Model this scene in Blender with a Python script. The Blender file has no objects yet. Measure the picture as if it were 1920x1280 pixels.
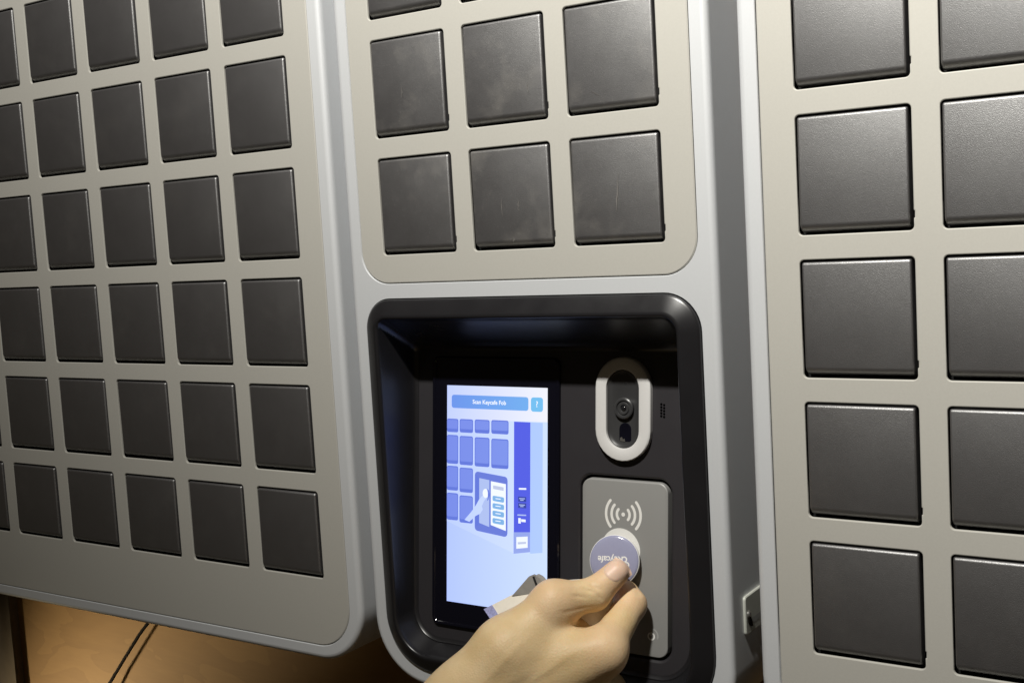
import bpy, bmesh, math, random
import numpy as np
from mathutils import Matrix, Vector

random.seed(7)
rng = np.random.default_rng(7)
S = 0.07                                   # metres per row pitch of the lockers ("unit")
scene = bpy.context.scene
COL = scene.collection


def W(p):                                  # scene units -> metres (x right, y into the wall, z up)
    return Vector(((p[0] - 8.0) * S, p[1] * S, (p[2] + 22.0) * S))


# ------------------------------------------------------------------ camera, world, lamps, exposure
cam_d = bpy.data.cameras.new('camera')
cam = bpy.data.objects.new('camera', cam_d)
COL.objects.link(cam)
Rr = ((0.8347696587063222, 0.5475777273458764, -0.05760424826312835),
      (0.002687179804112514, -0.10867145213333454, -0.9940740890677764),
      (-0.5505927678129594, 0.8296680950873423, -0.09218707081856503))
M = Matrix.Identity(4)
for i in range(3):
    M[i][0] = Rr[0][i]
    M[i][1] = -Rr[1][i]
    M[i][2] = -Rr[2][i]
M.translation = W((12.40655202, -8.13686212, -2.70449466))
cam.matrix_world = M
cam_d.sensor_width = 36.0
cam_d.lens = 2239.48 / 1920 * 36.0
cam_d.clip_start = 0.01
cam_d.clip_end = 50
scene.camera = cam

world = bpy.data.worlds.new('World')
scene.world = world
world.use_nodes = True
bgn = world.node_tree.nodes['Background']
bgn.inputs['Color'].default_value = (1.0, 0.80, 0.52, 1)
bgn.inputs['Strength'].default_value = 0.028


def area_lamp(name, loc, target, size, power, color, spread=180):
    d = bpy.data.lights.new(name, 'AREA')
    d.shape = 'DISK'
    d.size = size * S
    d.energy = power
    d.spread = math.radians(spread)
    d.color = color
    o = bpy.data.objects.new(name, d)
    COL.objects.link(o)
    o.location = W(loc)
    o.rotation_euler = (W(target) - W(loc)).to_track_quat('-Z', 'Y').to_euler()
    return o


area_lamp('ceiling_lamp', (9.9, -11.6, 12.6), (12.2, 0, 14.0), 1.5, 89.0, (1.0, 0.975, 0.91), 153)
area_lamp('low_warm_lamp', (-7.0, -2.5, -13.5), (-0.7, 1.5, -8.3), 0.8, 0.19, (1.0, 0.84, 0.54), 24)

scene.view_settings.view_transform = 'Standard'
scene.view_settings.look = 'None'
scene.view_settings.exposure = 0.0
scene.view_settings.gamma = 1.0


# ------------------------------------------------------------------ materials
def mat(name, base, rough=0.5, metal=0.0, spec=0.5, mottle=0.0, mscale=300.0, bump=0.0, bscale=2500.0,
        rvar=0.0, coat=0.0, scuff=0.0, emit=None, estr=1.0, sss=0.0, ior=1.5):
    m = bpy.data.materials.new(name)
    m.use_nodes = True
    nt = m.node_tree
    N = nt.nodes
    L = nt.links
    b = N['Principled BSDF']
    b.inputs['Base Color'].default_value = (*base, 1)
    b.inputs['Roughness'].default_value = rough
    b.inputs['Metallic'].default_value = metal
    b.inputs['Specular IOR Level'].default_value = spec
    b.inputs['Coat Weight'].default_value = coat
    b.inputs['IOR'].default_value = ior
    if emit:
        b.inputs['Emission Color'].default_value = (*emit, 1)
        b.inputs['Emission Strength'].default_value = estr
    if sss:
        b.inputs['Subsurface Weight'].default_value = sss
        b.inputs['Subsurface Radius'].default_value = (1.0, 0.45, 0.25)
        b.inputs['Subsurface Scale'].default_value = 0.004
    tc = N.new('ShaderNodeTexCoord')
    src = tc.outputs['Object']
    oi = N.new('ShaderNodeObjectInfo')
    ad = N.new('ShaderNodeVectorMath')
    ad.operation = 'ADD'
    cb = N.new('ShaderNodeCombineXYZ')
    mu = N.new('ShaderNodeMath')
    mu.operation = 'MULTIPLY'
    mu.inputs[1].default_value = 7.0
    L.new(oi.outputs['Random'], mu.inputs[0])
    L.new(mu.outputs[0], cb.inputs[0])
    L.new(mu.outputs[0], cb.inputs[2])
    L.new(src, ad.inputs[0])
    L.new(cb.outputs[0], ad.inputs[1])
    src = ad.outputs[0]

    def noise(scale, detail=4.0, rgh=0.55, vec=src):
        n = N.new('ShaderNodeTexNoise')
        n.inputs['Scale'].default_value = scale
        n.inputs['Detail'].default_value = detail
        n.inputs['Roughness'].default_value = rgh
        L.new(vec, n.inputs['Vector'])
        return n.outputs['Fac']

    def ramp(f, a, b_, lo, hi):
        r = N.new('ShaderNodeMapRange')
        r.inputs[1].default_value = a
        r.inputs[2].default_value = b_
        r.inputs[3].default_value = lo
        r.inputs[4].default_value = hi
        L.new(f, r.inputs[0])
        return r.outputs[0]

    colour = None
    if mottle:
        f = ramp(noise(mscale), 0.3, 0.7, 1 - mottle, 1 + mottle)
        mx = N.new('ShaderNodeVectorMath')
        mx.operation = 'SCALE'
        mx.inputs[0].default_value = base
        L.new(f, mx.inputs['Scale'])
        colour = mx.outputs[0]
    if scuff:
        # dusty rub marks with a shape of their own: broad soft smudges plus fine specks
        f1 = ramp(noise(26.0, 5.0, 0.62), 0.52, 0.78, 0.0, 1.0)
        f2 = ramp(noise(900.0, 2.0), 0.63, 0.78, 0.0, 0.55)
        mm = N.new('ShaderNodeMath')
        mm.operation = 'ADD'
        mm.use_clamp = True
        L.new(f1, mm.inputs[0])
        L.new(f2, mm.inputs[1])
        ms = N.new('ShaderNodeMath')
        ms.operation = 'MULTIPLY'
        ms.inputs[1].default_value = scuff
        L.new(mm.outputs[0], ms.inputs[0])
        mc = N.new('ShaderNodeMix')
        mc.data_type = 'RGBA'
        L.new(ms.outputs[0], mc.inputs['Factor'])
        if colour:
            L.new(colour, mc.inputs['A'])
        else:
            mc.inputs['A'].default_value = (*base, 1)
        mc.inputs['B'].default_value = (0.20, 0.185, 0.165, 1)
        colour = mc.outputs['Result']
    if colour:
        L.new(colour, b.inputs['Base Color'])
    if rvar:
        L.new(ramp(noise(45.0), 0.3, 0.7, rough - rvar, rough + rvar), b.inputs['Roughness'])
    if bump:
        bp = N.new('ShaderNodeBump')
        bp.inputs['Strength'].default_value = bump
        bp.inputs['Distance'].default_value = 0.0002
        L.new(noise(bscale, 3.0), bp.inputs['Height'])
        L.new(bp.outputs['Normal'], b.inputs['Normal'])
    return m


def emat(name, col, strength=1.0, grad=None):
    """light given off by a lit display; grad = second colour towards the display's other side"""
    m = bpy.data.materials.new(name)
    m.use_nodes = True
    nt = m.node_tree
    nt.nodes.clear()
    out = nt.nodes.new('ShaderNodeOutputMaterial')
    e = nt.nodes.new('ShaderNodeEmission')
    e.inputs['Color'].default_value = (*col, 1)
    e.inputs['Strength'].default_value = strength
    nt.links.new(e.outputs[0], out.inputs[0])
    if grad:
        tc = nt.nodes.new('ShaderNodeTexCoord')
        gx = nt.nodes.new('ShaderNodeSeparateXYZ')
        mr = nt.nodes.new('ShaderNodeMapRange')
        mr.inputs[1].default_value = 0
        mr.inputs[2].default_value = 1.05 * S
        mx = nt.nodes.new('ShaderNodeMix')
        mx.data_type = 'RGBA'
        mx.inputs['A'].default_value = (*col, 1)
        mx.inputs['B'].default_value = (*grad, 1)
        nt.links.new(tc.outputs['Object'], gx.inputs[0])
        nt.links.new(gx.outputs['X'], mr.inputs[0])
        nt.links.new(mr.outputs[0], mx.inputs['Factor'])
        nt.links.new(mx.outputs['Result'], e.inputs['Color'])
    return m


def srgb(h):
    v = [int(h[i:i + 2], 16) / 255 for i in (0, 2, 4)]
    return tuple(c / 12.92 if c <= 0.04045 else ((c + 0.055) / 1.055) ** 2.4 for c in v)


MT = {}
MT['panel'] = mat('champagne_panel', (0.473, 0.460, 0.420), 0.60, 0.10, 0.3, mottle=0.02, mscale=900, bump=0.10, bscale=4000)
MT['rim'] = mat('silver_paint', (0.65, 0.665, 0.685), 0.46, 0.2, 0.5, mottle=0.012, mscale=700, bump=0.06, bscale=4000)
MT['door'] = mat('charcoal_plastic', (0.0195, 0.0175, 0.0195), 0.475, 0.0, 0.95, mottle=0.12, mscale=260, bump=0.7, bscale=2600, rvar=0.012, scuff=0.09, ior=2.2)
MT['door_worn'] = mat('worn_charcoal_plastic', (0.0235, 0.0215, 0.0235), 0.48, 0.0, 0.95, mottle=0.12, mscale=260, bump=0.7, bscale=2600, rvar=0.02, scuff=0.5, ior=2.2)
MT['liner'] = mat('black_liner', (0.008, 0.008, 0.008), 0.7)
MT['black'] = mat('black_satin_plastic', (0.012, 0.0115, 0.013), 0.31, 0.0, 0.6, bump=0.05, bscale=3000, rvar=0.04)
MT['backp'] = mat('black_matte_plastic', (0.028, 0.026, 0.029), 0.42, 0.0, 0.45, bump=0.2, bscale=3000, rvar=0.04)
MT['glass'] = mat('black_screen_glass', (0.004, 0.004, 0.008), 0.10, 0.0, 0.4, rvar=0.02)
MT['ring'] = mat('white_ring_plastic', (0.60, 0.59, 0.58), 0.42)
MT['lens'] = mat('lens_glass', (0.01, 0.01, 0.012), 0.05, 0.0, 0.8, coat=0.5)
MT['lensb'] = mat('lens_barrel', (0.035, 0.035, 0.036), 0.35)
MT['reader'] = mat('reader_grey', (0.275, 0.273, 0.265), 0.45, 0.1, 0.4, bump=0.08, bscale=3500)
MT['hole'] = mat('hole_black', (0.002, 0.002, 0.002), 1.0, 0.0, 0.0)
MT['print'] = mat('white_print', (0.78, 0.77, 0.74), 0.5)
MT['greyprint'] = mat('grey_print', (0.36, 0.36, 0.35), 0.5)
MT['plate'] = mat('tag_plate', (0.52, 0.53, 0.48), 0.42, 0.1, mottle=0.05)
MT['steel'] = mat('steel', (0.55, 0.54, 0.52), 0.28, 0.9)
MT['darksteel'] = mat('dark_steel', (0.38, 0.365, 0.345), 0.42, 0.2, mottle=0.06)
MT['fob'] = mat('lilac_fob', (0.315, 0.32, 0.455), 0.16, 0.0, 0.5, coat=0.6, mottle=0.02)
MT['fobedge'] = mat('white_fob_edge', (0.75, 0.74, 0.73), 0.3)
MT['card'] = mat('white_card', (0.86, 0.80, 0.70), 0.5, mottle=0.03)
MT['nail'] = mat('nail', (0.76, 0.54, 0.41), 0.42, 0, 0.4, sss=0.15)
MT['cable'] = mat('black_cable', (0.006, 0.004, 0.003), 0.9, 0.0, 0.08)
MT['scratch'] = mat('pale_scratch', (0.17, 0.16, 0.15), 0.6)
MT['batten'] = mat('grey_brown_batten', (0.10, 0.075, 0.05), 0.8, 0.0, 0.2, mottle=0.12, mscale=60)


def wood():
    m = bpy.data.materials.new('plywood')
    m.use_nodes = True
    nt = m.node_tree
    N, L = nt.nodes, nt.links
    b = N['Principled BSDF']
    b.inputs['Roughness'].default_value = 0.7
    b.inputs['Specular IOR Level'].default_value = 0.15
    tc = N.new('ShaderNodeTexCoord')
    mp = N.new('ShaderNodeMapping')
    mp.inputs['Rotation'].default_value = (0, math.radians(28), 0)
    mp.inputs['Scale'].default_value = (5.0, 5.0, 14.0)
    L.new(tc.outputs['Object'], mp.inputs[0])
    n1 = N.new('ShaderNodeTexNoise')
    n1.inputs['Scale'].default_value = 1.3
    n1.inputs['Detail'].default_value = 3
    n1.inputs['Distortion'].default_value = 0.8
    L.new(mp.outputs[0], n1.inputs['Vector'])
    mu = N.new('ShaderNodeMath')
    mu.operation = 'MULTIPLY'
    mu.inputs[1].default_value = 4.0
    L.new(n1.outputs['Fac'], mu.inputs[0])
    fr = N.new('ShaderNodeMath')
    fr.operation = 'FRACT'
    L.new(mu.outputs[0], fr.inputs[0])
    n2 = N.new('ShaderNodeTexNoise')
    n2.inputs['Scale'].default_value = 60
    n2.inputs['Detail'].default_value = 5
    mp2 = N.new('ShaderNodeMapping')
    mp2.inputs['Rotation'].default_value = (0, math.radians(28), 0)
    mp2.inputs['Scale'].default_value = (0.6, 1, 7.0)
    L.new(tc.outputs['Object'], mp2.inputs[0])
    L.new(mp2.outputs[0], n2.inputs['Vector'])
    mix = N.new('ShaderNodeMath')
    mix.operation = 'MULTIPLY_ADD'
    mix.inputs[1].default_value = 0.35
    L.new(n2.outputs['Fac'], mix.inputs[0])
    sc = N.new('ShaderNodeMath')
    sc.operation = 'MULTIPLY'
    sc.inputs[1].default_value = 0.32
    L.new(fr.outputs[0], sc.inputs[0])
    L.new(sc.outputs[0], mix.inputs[2])
    cr = N.new('ShaderNodeValToRGB')
    cr.color_ramp.elements[0].color = (0.20, 0.108, 0.035, 1)
    cr.color_ramp.elements[1].color = (0.30, 0.175, 0.062, 1)
    L.new(mix.outputs[0], cr.inputs[0])
    L.new(cr.outputs[0], b.inputs['Base Color'])
    return m


MT['wood'] = wood()


def skin():
    m = mat('skin', (0.55, 0.385, 0.215), 0.50, 0.0, 0.38, sss=0.22)
    nt = m.node_tree
    N, L = nt.nodes, nt.links
    b = N['Principled BSDF']
    tc = N.new('ShaderNodeTexCoord')
    at = N.new('ShaderNodeAttribute')
    at.attribute_name = 'flush'
    n = N.new('ShaderNodeTexNoise')
    n.inputs['Scale'].default_value = 55
    n.inputs['Detail'].default_value = 5
    L.new(tc.outputs['Object'], n.inputs['Vector'])
    cr = N.new('ShaderNodeValToRGB')
    cr.color_ramp.elements[0].position = 0.32
    cr.color_ramp.elements[0].color = (0.66, 0.475, 0.245, 1)
    cr.color_ramp.elements[1].position = 0.70
    cr.color_ramp.elements[1].color = (0.76, 0.575, 0.335, 1)
    L.new(n.outputs['Fac'], cr.inputs[0])
    mx = N.new('ShaderNodeMix')
    mx.data_type = 'RGBA'
    mx.inputs['B'].default_value = (0.80, 0.51, 0.345, 1)
    L.new(at.outputs['Fac'], mx.inputs['Factor'])
    L.new(cr.outputs[0], mx.inputs['A'])
    L.new(mx.outputs['Result'], b.inputs['Base Color'])
    v = N.new('ShaderNodeTexVoronoi')
    v.inputs['Scale'].default_value = 900
    L.new(tc.outputs['Object'], v.inputs['Vector'])
    n3 = N.new('ShaderNodeTexNoise')
    n3.inputs['Scale'].default_value = 260
    n3.inputs['Detail'].default_value = 4
    L.new(tc.outputs['Object'], n3.inputs['Vector'])
    ad = N.new('ShaderNodeMath')
    ad.operation = 'ADD'
    L.new(v.outputs['Distance'], ad.inputs[0])
    L.new(n3.outputs['Fac'], ad.inputs[1])
    bp = N.new('ShaderNodeBump')
    bp.inputs['Strength'].default_value = 0.23
    bp.inputs['Distance'].default_value = 0.0004
    L.new(ad.outputs[0], bp.inputs['Height'])
    L.new(bp.outputs['Normal'], b.inputs['Normal'])
    return m


MT['skin'] = skin()


# ------------------------------------------------------------------ helpers
def empty(name, loc, label, cat, group=None):
    o = bpy.data.objects.new(name, None)
    COL.objects.link(o)
    o.location = W(loc)
    o.empty_display_size = 0.02
    o['label'] = label
    o['category'] = cat
    if group:
        o['group'] = group
    return o


def finish(name, bm, m, parent=None, origin=None, smooth=True, angle=35, flat=False):
    """bm is in metres, world position; the object's origin goes to `origin` (units)"""
    me = bpy.data.meshes.new(name)
    bmesh.ops.remove_doubles(bm, verts=bm.verts, dist=1e-7)
    bmesh.ops.recalc_face_normals(bm, faces=bm.faces)
    if origin is not None:
        ov = W(origin)
        bmesh.ops.translate(bm, verts=bm.verts, vec=-ov)
    for f in bm.faces:
        f.smooth = smooth and not (flat and abs(f.normal.y) > 0.9925)
    if smooth:
        for e in bm.edges:
            if len(e.link_faces) == 2 and e.calc_face_angle(0) > math.radians(angle):
                e.smooth = False
    bm.to_mesh(me)
    bm.free()
    for q in (m if isinstance(m, (list, tuple)) else [m]):
        me.materials.append(q)
    o = bpy.data.objects.new(name, me)
    COL.objects.link(o)
    if origin is not None:
        o.location = W(origin)
    if parent is not None:
        o.parent = parent
        p, off = parent, Vector((0, 0, 0))
        while p is not None:
            off += p.location
            p = p.parent
        o.location = o.location - off
    return o


def rrect(x0, x1, z0, z1, r, inset=0.0, n=8):
    """closed loop (x,z); r = (tl,tr,br,bl)"""
    x0 += inset
    x1 -= inset
    z0 += inset
    z1 -= inset
    if not isinstance(r, (tuple, list)):
        r = (r,) * 4
    r = [max(q - inset, 0.006) for q in r]
    pts = []
    for cx, cz, rr, a0 in ((x0 + r[0], z1 - r[0], r[0], 180), (x1 - r[1], z1 - r[1], r[1], 90),
                           (x1 - r[2], z0 + r[2], r[2], 0), (x0 + r[3], z0 + r[3], r[3], -90)):
        for i in range(n + 1):
            a = math.radians(a0 - 90 * i / n)
            pts.append((cx + rr * math.cos(a), cz + rr * math.sin(a)))
    return pts


def ring(bm, loop, y):
    return [bm.verts.new(W((x, y(x, z) if callable(y) else y, z))) for x, z in loop]


def bridge(bm, a, b):
    n = len(a)
    for i in range(n):
        bm.faces.new((a[i], a[(i + 1) % n], b[(i + 1) % n], b[i]))


def cap(bm, a):
    bm.faces.new(a)


def fill(bm, rings):
    es = []
    for r in rings:
        for i in range(len(r)):
            v, w = r[i], r[(i + 1) % len(r)]
            e = bm.edges.get((v, w)) or bm.edges.new((v, w))
            es.append(e)
    bmesh.ops.triangle_fill(bm, edges=es, use_beauty=True, use_dissolve=False)


def sweep(bm, rect, radii, prof, n=8, cap0=False, cap1=False):
    prev = None
    rs = []
    for ins, y in prof:
        r = ring(bm, rrect(*rect, radii, ins, n), y)
        if prev:
            bridge(bm, prev, r)
        prev = r
        rs.append(r)
    if cap0:
        cap(bm, rs[0])
    if cap1:
        cap(bm, rs[-1])
    return rs


def stadium(cx, cz, hw, hh, inset=0.0, n=16):
    r = hw - inset
    d = hh - hw
    pts = []
    for i in range(n + 1):
        a = math.radians(180 - 180 * i / n)
        pts.append((cx + r * math.cos(a), cz + d + r * math.sin(a)))
    for i in range(n + 1):
        a = math.radians(-180 * i / n)
        pts.append((cx + r * math.cos(a), cz - d + r * math.sin(a)))
    return pts


def circle(cx, cz, r, n=24, ry=None):
    ry = ry or r
    return [(cx + r * math.cos(-2 * math.pi * i / n), cz + ry * math.sin(-2 * math.pi * i / n)) for i in range(n)]


# ------------------------------------------------------------------ wall behind
WY = 1.5
bm = bmesh.new()
vs = [bm.verts.new(W(p)) for p in ((-14, WY, 6), (24, WY, 6), (24, WY, -22), (-14, WY, -22))]
bm.faces.new(vs)
wall = finish('wooden_wall', bm, MT['wood'], origin=(5, WY, -7), smooth=False)
wall['kind'] = 'structure'
bm = bmesh.new()
rs = sweep(bm, (-6.2, -2.50, -20, 5), 0.03, [(0, WY - 0.001), (0, WY - 0.10), (0.02, WY - 0.12)], n=3, cap1=True)
bt = finish('wall_batten', bm, MT['batten'], origin=(-4, WY, -7))
bt['kind'] = 'structure'

# ------------------------------------------------------------------ locker cabinets
TOP, BOT = 0.62, -6.665
DW, DH = 0.795, 0.835
ROWZ = [0.0 - 1.0065 * r for r in range(6)]


def hole(x0, z1, ins, w=DW, h=DH, notch=True):
    """door cut-out with the small hinge notch low on its right side"""
    z0 = z1 - h
    lp = rrect(x0, x0 + w, z0, z1, 0.032, ins, 4)
    out = []
    for i, p in enumerate(lp):
        out.append(p)
        if i == 9 and notch:                                    # end of the top right corner: run down the right side
            xr = x0 + w - ins
            k = 0.007
            out += [(xr, z0 + 0.135 - ins * 0.5), (xr + k, z0 + 0.130 - ins), (xr + k, z0 + 0.085 + ins), (xr, z0 + 0.080 + ins * 0.5)]
    return out


door_meshes = {}


def door_bm(w, h):
    bm = bmesh.new()
    g = 0.014
    yf = -0.006
    prof = []                                          # (z, y) from the top back over the face to the bottom back
    prof += [(-g - 0.004, 0.11), (-g - 0.004, 0.02)]
    for i in range(5):
        a = math.radians(90 * i / 4)
        prof.append((-g - 0.004 - 0.020 * (1 - math.cos(a)), 0.014 - 0.020 * math.sin(a)))
    zb = -h + 0.018
    R = 0.078
    for i in range(9):
        a = math.radians(82 * i / 8)
        prof.append((zb + R * 0.8 * (1 - math.sin(a)), yf + R * (1 - math.cos(a))))
    prof.append((zb + 0.004, 0.12))
    st = []
    xa, xb = g, w - g - 0.010
    for k in range(5):
        a = math.radians(90 * k / 4)
        st.append((xa + 0.018 * (1 - math.cos(a)), 0.018 * (1 - math.sin(a))))
    st2 = [(xb - (x - xa), d) for x, d in st][::-1]
    rows = []
    zm = -h / 2
    for x, d in [(xa, 0.1)] + st + st2 + [(xb, 0.1)]:
        rows.append([bm.verts.new(W((x, min(y + d, 0.125), zm + (z - zm) * (1 - 0.9 * min(d, 0.02) / h)))) for z, y in prof])
    for a, b in zip(rows[:-1], rows[1:]):
        for i in range(len(prof) - 1):
            bm.faces.new((a[i], a[i + 1], b[i + 1], b[i]))
    return bm


def add_door(parent, x, z, w=DW, h=DH):
    key = round(w, 3)
    if key not in door_meshes:
        o = finish('locker_door', door_bm(w, h), MT['door_worn' if w < 0.79 else 'door'], origin=(0, 0, 0))
        door_meshes[key] = o.data
    else:
        o = bpy.data.objects.new('locker_door', door_meshes[key])
        COL.objects.link(o)
    o.parent = parent
    # tiny differences in how each lid sits
    o.location = W((x, random.uniform(-0.004, 0.006), z)) - parent.location
    o.rotation_euler = (math.radians(random.uniform(-0.5, 0.5)), 0, math.radians(random.uniform(-0.35, 0.35)))
    return o


def scratch(door, x, z, pts, wd, y=-0.0105):
    """pale scuff standing a hair proud of a lid: pts are (x, z) in units from the lid's top left"""
    bm = bmesh.new()
    n = len(pts)
    L_, R_ = [], []
    for i, (px, pz) in enumerate(pts):
        t = i / (n - 1)
        w = wd * math.sin(math.pi * (0.12 + 0.76 * t)) * random.uniform(0.6, 1.2)
        L_.append(bm.verts.new(W((x + px - w, y, z + pz))))
        R_.append(bm.verts.new(W((x + px + w, y - 0.0005, z + pz))))
    for i in range(n - 1):
        bm.faces.new((L_[i], R_[i], R_[i + 1], L_[i + 1]))
    o = finish('scratch', bm, MT['scratch'], origin=(x, 0, z))
    o.parent = door
    o.location = (0, 0, 0)
    return o


def body_rings(bm, rect, radii, rim=0.14):
    prof = [(0.0, WY - 0.004), (0.0, 0.06)]
    R = 0.05
    for i in range(1, 6):
        a = math.radians(90 * i / 5)
        prof.append((R * (1 - math.cos(a)), 0.055 - R * math.sin(a) - 0.005))
    return sweep(bm, rect, radii, prof, n=14)


def front_panel(parent, rect, radii, holes, notch=True, seam=0.007):
    bm = bmesh.new()
    outer = [ring(bm, rrect(*rect, radii, i, 12), y) for i, y in ((seam, 0.05), (seam, 0.010), (seam + 0.008, 0.003))]
    bridge(bm, outer[0], outer[1])
    bridge(bm, outer[1], outer[2])
    inner = []
    for (x, z, w) in holes:
        hr = [ring(bm, hole(x, z, i, w, DH, notch), y) for i, y in ((-0.007, 0.003), (-0.002, 0.005), (0.0, 0.010), (0.0, 0.024))]
        for a, b in zip(hr[:-1], hr[1:]):
            bridge(bm, a, b)
        inner.append(hr[0])
    fill(bm, [outer[2]] + inner)
    return finish('front_panel', bm, MT['panel'], parent, origin=(rect[0], 0, rect[2]), angle=28, flat=True)


def liner(parent, rect):
    bm = bmesh.new()
    sweep(bm, rect, 0.1, [(0.02, 0.155), (0.02, 0.125)], n=4, cap0=True, cap1=True)
    return finish('inner_liner', bm, MT['liner'], parent, origin=(rect[0], 0, rect[2]))


def simple_cabinet(root, rect, radii, panel_rect, panel_r, cols, rows, notch=True):
    bm = bmesh.new()
    rs = body_rings(bm, rect, radii)
    hr = [ring(bm, rrect(*panel_rect, panel_r, i, 12), y) for i, y in ((-0.005, 0.0), (0.0, 0.006), (0.0, 0.07))]
    for a, b in zip(hr[:-1], hr[1:]):
        bridge(bm, a, b)
    fill(bm, [rs[-1], hr[0]])
    finish('cabinet_body', bm, MT['rim'], root, origin=(rect[0], 0, rect[2]), angle=50, flat=True)
    front_panel(root, panel_rect, panel_r, [(x, z, DW) for x in cols for z in rows], notch)
    liner(root, panel_rect)
    doors = {}
    for i, x in enumerate(cols):
        for j, z in enumerate(rows):
            doors[i, j] = add_door(root, x, z)
    return doors


GR = 'key lockers mounted side by side on the wooden wall'
CP = 0.981
# left cabinet
left = empty('key_locker', (2.0, 1.4, BOT), 'key locker left of the screen, covered in charcoal lids, bare wood showing below it', 'key locker', GR)
lx = [CP * i for i in range(-1, 5)]
simple_cabinet(left, (-1.44, 5.165, BOT, TOP), (0.5, 0.5, 0.56, 0.56), (-1.28, 5.015, BOT + 0.135, TOP - 0.14), (0.38, 0.38, 0.42, 0.42), lx, ROWZ, False)
# right cabinet
right = empty('key_locker', (10.3, 1.4, BOT), 'rightmost key locker with charcoal lids, right of the white tag plate', 'key locker', GR)
rx = [9.467, 9.467 + CP]
rd = simple_cabinet(right, (9.06, 11.66, BOT, TOP), (0.5, 0.5, 0.56, 0.56), (9.207, 11.51, BOT + 0.135, TOP - 0.14), (0.38, 0.38, 0.42, 0.42), rx, [z - 0.008 for z in ROWZ])

# middle cabinet: lids above, kiosk recess below
mid = empty('key_locker', (7.1, 1.4, BOT), 'middle key locker with black recess holding lit screen, camera and card reader', 'key locker', GR)
mrect = (5.318, 8.842, -6.72, TOP)
mr = (0.5, 0.5, 0.58, 0.58)
prect = (5.458, 8.698, -3.108, TOP - 0.14)
prad = (0.38, 0.38, 0.29, 0.29)
brect = (5.470, 8.700, -6.58, -3.238)
brad = (0.27, 0.30, 0.56, 0.50)
bm = bmesh.new()
rs = body_rings(bm, mrect, mr)
h1 = [ring(bm, rrect(*prect, prad, i, 12), y) for i, y in ((-0.005, 0.0), (0.0, 0.006), (0.0, 0.07))]
h2 = [ring(bm, rrect(*brect, brad, i, 12), y) for i, y in ((-0.005, 0.0), (0.0, 0.006), (0.0, 0.12))]
for h in (h1, h2):
    for a, b in zip(h[:-1], h[1:]):
        bridge(bm, a, b)
fill(bm, [rs[-1], h1[0], h2[0]])
finish('cabinet_body', bm, MT['rim'], mid, origin=(mrect[0], 0, mrect[2]), angle=50, flat=True)
mx = [5.712, 6.680, 7.644]
MW = 0.788
front_panel(mid, prect, prad, [(x, z - 0.008, MW) for x in mx for z in ROWZ[:3]])
liner(mid, prect)
md = {}
for i, x in enumerate(mx):
    for j, z in enumerate(ROWZ[:3]):
        md[i, j] = add_door(mid, x, z - 0.008, MW)


def wob(x0, z0, x1, z1, n=7, a=0.006):
    return [(x0 + (x1 - x0) * i / n + random.uniform(-a, a), z0 + (z1 - z0) * i / n) for i in range(n + 1)]


for (i, j), lst in {(2, 2): [((0.42, -0.30, 0.40, -0.58), 0.0045)],
                    (1, 2): [((0.30, -0.42, 0.31, -0.56), 0.003), ((0.47, -0.44, 0.46, -0.53), 0.004), ((0.40, -0.742, 0.402, -0.775), 0.005)],
                    (0, 1): [((0.34, -0.42, 0.33, -0.52), 0.003)],
                    (1, 1): [((0.62, -0.54, 0.63, -0.61), 0.003)],
                    (2, 1): [((0.22, -0.66, 0.30, -0.71), 0.004)]}.items():
    for seg, wd in lst:
        zz = ROWZ[j] - 0.008
        scratch(md[i, j], mx[i], zz, wob(*seg), wd)

# ------------------------------------------------------------------ kiosk recess of the middle cabinet


def YB(z):
    return 0.40 + 0.11 * (z + 3.6)                     # the tilted back of the recess


bm = bmesh.new()
prof = [(0.006, 0.06), (0.006, -0.012), (0.014, -0.022), (0.028, -0.030), (0.130, -0.080), (0.150, -0.087), (0.164, -0.085), (0.174, -0.074), (0.178, -0.056)]
rs = sweep(bm, brect, brad, prof, n=14)
lip = (brect[0] + 0.178, brect[1] - 0.178, brect[2] + 0.178, brect[3] - 0.178)
lr = [max(q - 0.178, 0.05) for q in brad]
back = (5.70, 8.455, -6.32, -3.70)
br_ = (0.07, 0.07, 0.30, 0.28)


def lerp(a, b, t):
    return tuple(p + (q - p) * t for p, q in zip(a, b))


prev = rs[-1]
for t, off in ((0.10, 0), (0.35, 0), (0.60, 0), (0.80, 0), (0.90, 0.0)):
    rc = lerp(lip, back, t)
    rd_ = lerp(lr, br_, t)
    r = ring(bm, rrect(*rc, rd_, 0, 14), lambda x, z, t=t: -0.056 + (YB(z) + 0.056) * t)
    bridge(bm, prev, r)
    prev = r
for ins, off in ((0.004, 0.018), (0.016, 0.006), (0.034, 0.0)):
    r = ring(bm, rrect(*back, br_, ins, 14), lambda x, z, off=off: YB(z) - off)
    bridge(bm, prev, r)
    prev = r
finish('recess_bezel', bm, MT['black'], mid, origin=(brect[0], 0, brect[2]), angle=40)

rdr = (7.452, 8.232, -6.150, -4.768)                  # card reader face
bm = bmesh.new()
o = ring(bm, rrect(*back, br_, 0.030, 14), lambda x, z: YB(z) + 0.004)
hr = [ring(bm, rrect(*rdr, 0.085, i, 8), (lambda x, z, d=d: YB(z) + d)) for i, d in ((-0.045, 0.004), (-0.03, 0.012), (-0.022, 0.03), (-0.022, 0.09))]
for a, b in zip(hr[:-1], hr[1:]):
    bridge(bm, a, b)
fill(bm, [o, hr[0]])
finish('back_panel', bm, MT['backp'], mid, origin=(7, 0, -6), angle=30, flat=True)

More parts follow.
